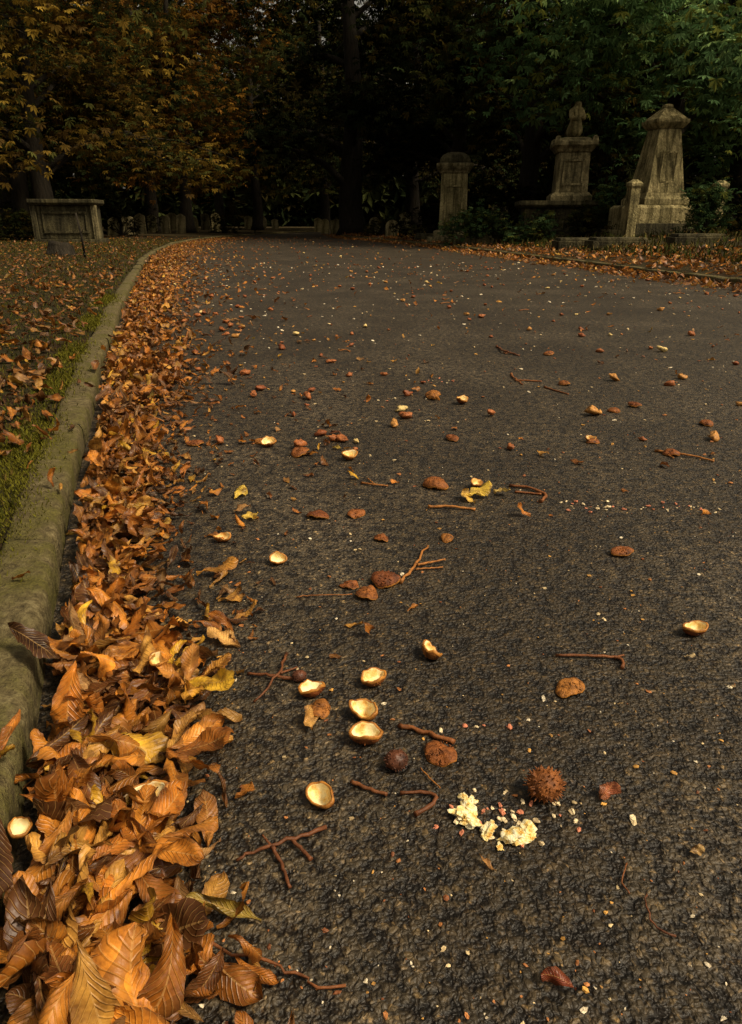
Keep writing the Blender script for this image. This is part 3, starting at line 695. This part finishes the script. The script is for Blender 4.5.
# M3: tapered obelisk pedestal with pyramidal cap, walled plot
g=float(zg(6.72,18)); e=empty('obelisk_monument',(6.66,18,g-.05)); e.rotation_euler=(0,0,.16); e.scale=(.84,.84,1.02)
prism([(0,1.05,.95),(.16,1.05,.95)],stoneC,'step',e)
prism([(.163,.92,.80),(.62,.92,.80),(.68,.84,.72)],stoneC,'lower_plinth',e)
prism(P2([(.683,.66),(.80,.66),(.86,.60),(.93,.58)]),stoneC,'upper_plinth',e)
prism(P2([(.933,.54),(2.22,.31)]),stoneC,'tapered_shaft',e)
prism(P2([(2.223,.34),(2.28,.40),(2.34,.45),(2.40,.45)]),stoneC,'cornice',e)
prism(P2([(2.403,.42),(2.62,.14),(2.64,.11)]),stoneC,'pyramidal_cap',e)
prism(P2([(2.643,.12),(2.70,.10),(2.72,.03)]),stoneC,'finial',e)
frame_panel(e,.36,.6,1.45,-.465,stoneC,.04,.05)
for sx in(-1.22,1.25):
    prism([(0,.13,.13),(1.0,.13,.13),(1.04,.16,.16),(1.10,.16,.16),(1.17,.06,.06)],stoneC,'corner_post',e,(sx,-1.05,0))
prism([(0,1.10,.09),(.30,1.10,.09)],stoneB,'plot_kerb',e,(.015,-1.05,0))
# left chest tomb
g=float(zg(-8.75,22)); e=empty('chest_tomb',(-8.75,22,g-.04)); e.rotation_euler=(0,0,.12); e.scale=(.86,1,1.04)
prism([(0,1.08,.58),(.12,1.08,.58)],stoneB,'base',e)
prism([(.123,.93,.45),(.98,.93,.45)],stoneB,'chest',e)
prism([(.983,1.0,.54),(1.04,1.06,.60),(1.13,1.06,.60)],stoneB,'top_slab',e)
for sx in(-.96,.96): prism([(.123,.085,.085),(.98,.085,.085)],stoneA if sx>0 else stoneB,'corner_pilaster',e,(sx,-.42,0))
frame_panel(e,1.3,.5,.55,-.455,stoneB,.06,.03)
# headstones
def headstone(x,y,w,h,kind,yaw,tilt,mat,t=.09):
    g=float(zg(x,y)); n=12; top=[]
    if kind==0: top=[(w/2*math.cos(a),h-w/2+w/2*math.sin(a)) for a in np.linspace(0,math.pi,n)]
    elif kind==1: top=[(w/2,h-.12*w),(w*.36,h-.10*w),(w*.3,h-.02*w),(0,h+.06*w),(-w*.3,h-.02*w),(-w*.36,h-.10*w),(-w/2,h-.12*w)]
    else: top=[(w*.5,h*.86),(0,h),(-w*.5,h*.86)]
    poly=[(w/2,-.1)]+top+[(-w/2,-.1)]; m=len(poly)
    me=bpy.data.meshes.new('headstone')
    V=[(a,-t/2,b) for a,b in poly]+[(a,t/2,b) for a,b in poly]
    F=[tuple(range(m))[::-1],tuple(range(m,2*m))]+[(i,(i+1)%m,m+(i+1)%m,m+i) for i in range(m)]
    me.from_pydata(V,[],F); me.materials.append(mat)
    o=bpy.data.objects.new('headstone',me); sc.collection.objects.link(o); o.location=(x,y,g); o.rotation_euler=(tilt,tilt*.7,yaw)
    b=o.modifiers.new('b','BEVEL'); b.width=.012; b.segments=2
def W(px,Y): return (px-371)/700*.923*Y
rs=np.random.RandomState(9)
for px,Y,w,h in[(128,33,.5,.8),(140,36,.5,.9),(152,40,.5,.9),(165,38,.5,.8),(180,37,.45,.9),(192,42,.6,.8),(216,44,.55,1.0),(205,50,.6,1.0),(172,48,.6,1.0),(118,42,.6,1.0),(262,60,.7,.9),(275,55,.5,.7),
   (248,58,.6,.9),(325,44,.5,.8),(336,40,.6,.8),(318,50,.5,.9),(375,33,.5,.7),(392,30,.55,.6),(405,34,.5,.8),(500,26,.6,.9),(530,30,.6,1.0),(112,30,.5,.7),(700,22,.6,1.0),(628,24,.7,1.1)]:
    headstone(W(px,Y),Y,w,h,rs.randint(3),rs.normal(0,.25),rs.normal(0,.05),[stoneA,stoneC,stoneC][rs.randint(3)])
for px,Y,w,h,d in[(475,20.5,.55,.22,.3),(578,16.3,.45,.20,.3),(620,15.6,.6,.16,.3),(505,21,.4,.3,.3),(700,14.5,.5,.14,.3),(430,25,.5,.2,.3)]:
    x=W(px,Y); e=empty('grave_slab',(x,Y,float(zg(x,Y))-.04)); e.rotation_euler=(0,0,rs.normal(0,.15))
    prism([(0,w,d),(h,w,d)],stoneB,'base',e); prism([(h+.003,w*.9,d*.9),(h+.06,w*.86,d*.85)],stoneB,'top',e)
x,y=-5.15,13.4
e=empty('wooden_stake',(x,y,float(zg(x,y))-.03)); a=Acc(); v,f=tube([(0,0,0),(-.01,.01,.4),(-.05,.0,.78)],[.022,.02,.016],8); a.add(v,f)
v,f=tube([(-.012,.01,.42),(.06,0,.55)],[.010,.006],6); a.add(v,f); a.make('stake',bark,True,e)
x,y=-5.9,14.2
e=empty('tree_stump',(x,y,float(zg(x,y))-.03)); a=Acc(); v,f=tube([(0,0,0),(0,0,.06),(.01,0,.2),(.02,.01,.24),(.02,.01,.25)],[.34,.25,.21,.2,.1],14); v[:,:2]*=(1+.1*np.sin(np.arange(len(v))*2.7))[:,None]; a.add(v,f); a.make('stump',bark,True,e)

# ------------------------------------------------------------------ light
el,az=rad(52),rad(112)
w=bpy.data.worlds.new("World"); sc.world=w; w.use_nodes=True
nt=w.node_tree; bg=nt.nodes['Background']; sky=nt.nodes.new('ShaderNodeTexSky'); sky.sky_type='NISHITA'; sky.sun_disc=False
sky.sun_elevation=el; sky.sun_rotation=az; sky.air_density=1; sky.dust_density=5; sky.ozone_density=.5
hs=nt.nodes.new('ShaderNodeHueSaturation'); hs.inputs['Saturation'].default_value=.25
mx=nt.nodes.new('ShaderNodeMix'); mx.data_type='RGBA'; mx.blend_type='MULTIPLY'; mx.inputs[0].default_value=1; mx.inputs[7].default_value=(1.07,.94,.73,1)
nt.links.new(sky.outputs[0],hs.inputs['Color']); nt.links.new(hs.outputs[0],mx.inputs[6]); nt.links.new(mx.outputs[2],bg.inputs[0]); bg.inputs[1].default_value=.10
ld=bpy.data.lights.new('sun','SUN'); ld.energy=3.6; ld.angle=rad(10); ld.color=(1,.84,.60)
lo=bpy.data.objects.new('sun',ld); sc.collection.objects.link(lo)
dv=Vector((math.cos(el)*math.sin(az),math.cos(el)*math.cos(az),math.sin(el)))
lo.rotation_euler=dv.to_track_quat('Z','Y').to_euler()

# ------------------------------------------------------------------ camera
cd=bpy.data.cameras.new('camera'); co=bpy.data.objects.new('camera',cd); sc.collection.objects.link(co)
co.location=(0,0,.70); co.rotation_euler=(rad(90-22.6),0,0)
cd.sensor_fit='VERTICAL'; cd.sensor_height=24; cd.sensor_width=24; cd.lens=700/1024*24; cd.clip_start=.02; cd.clip_end=600
sc.camera=co
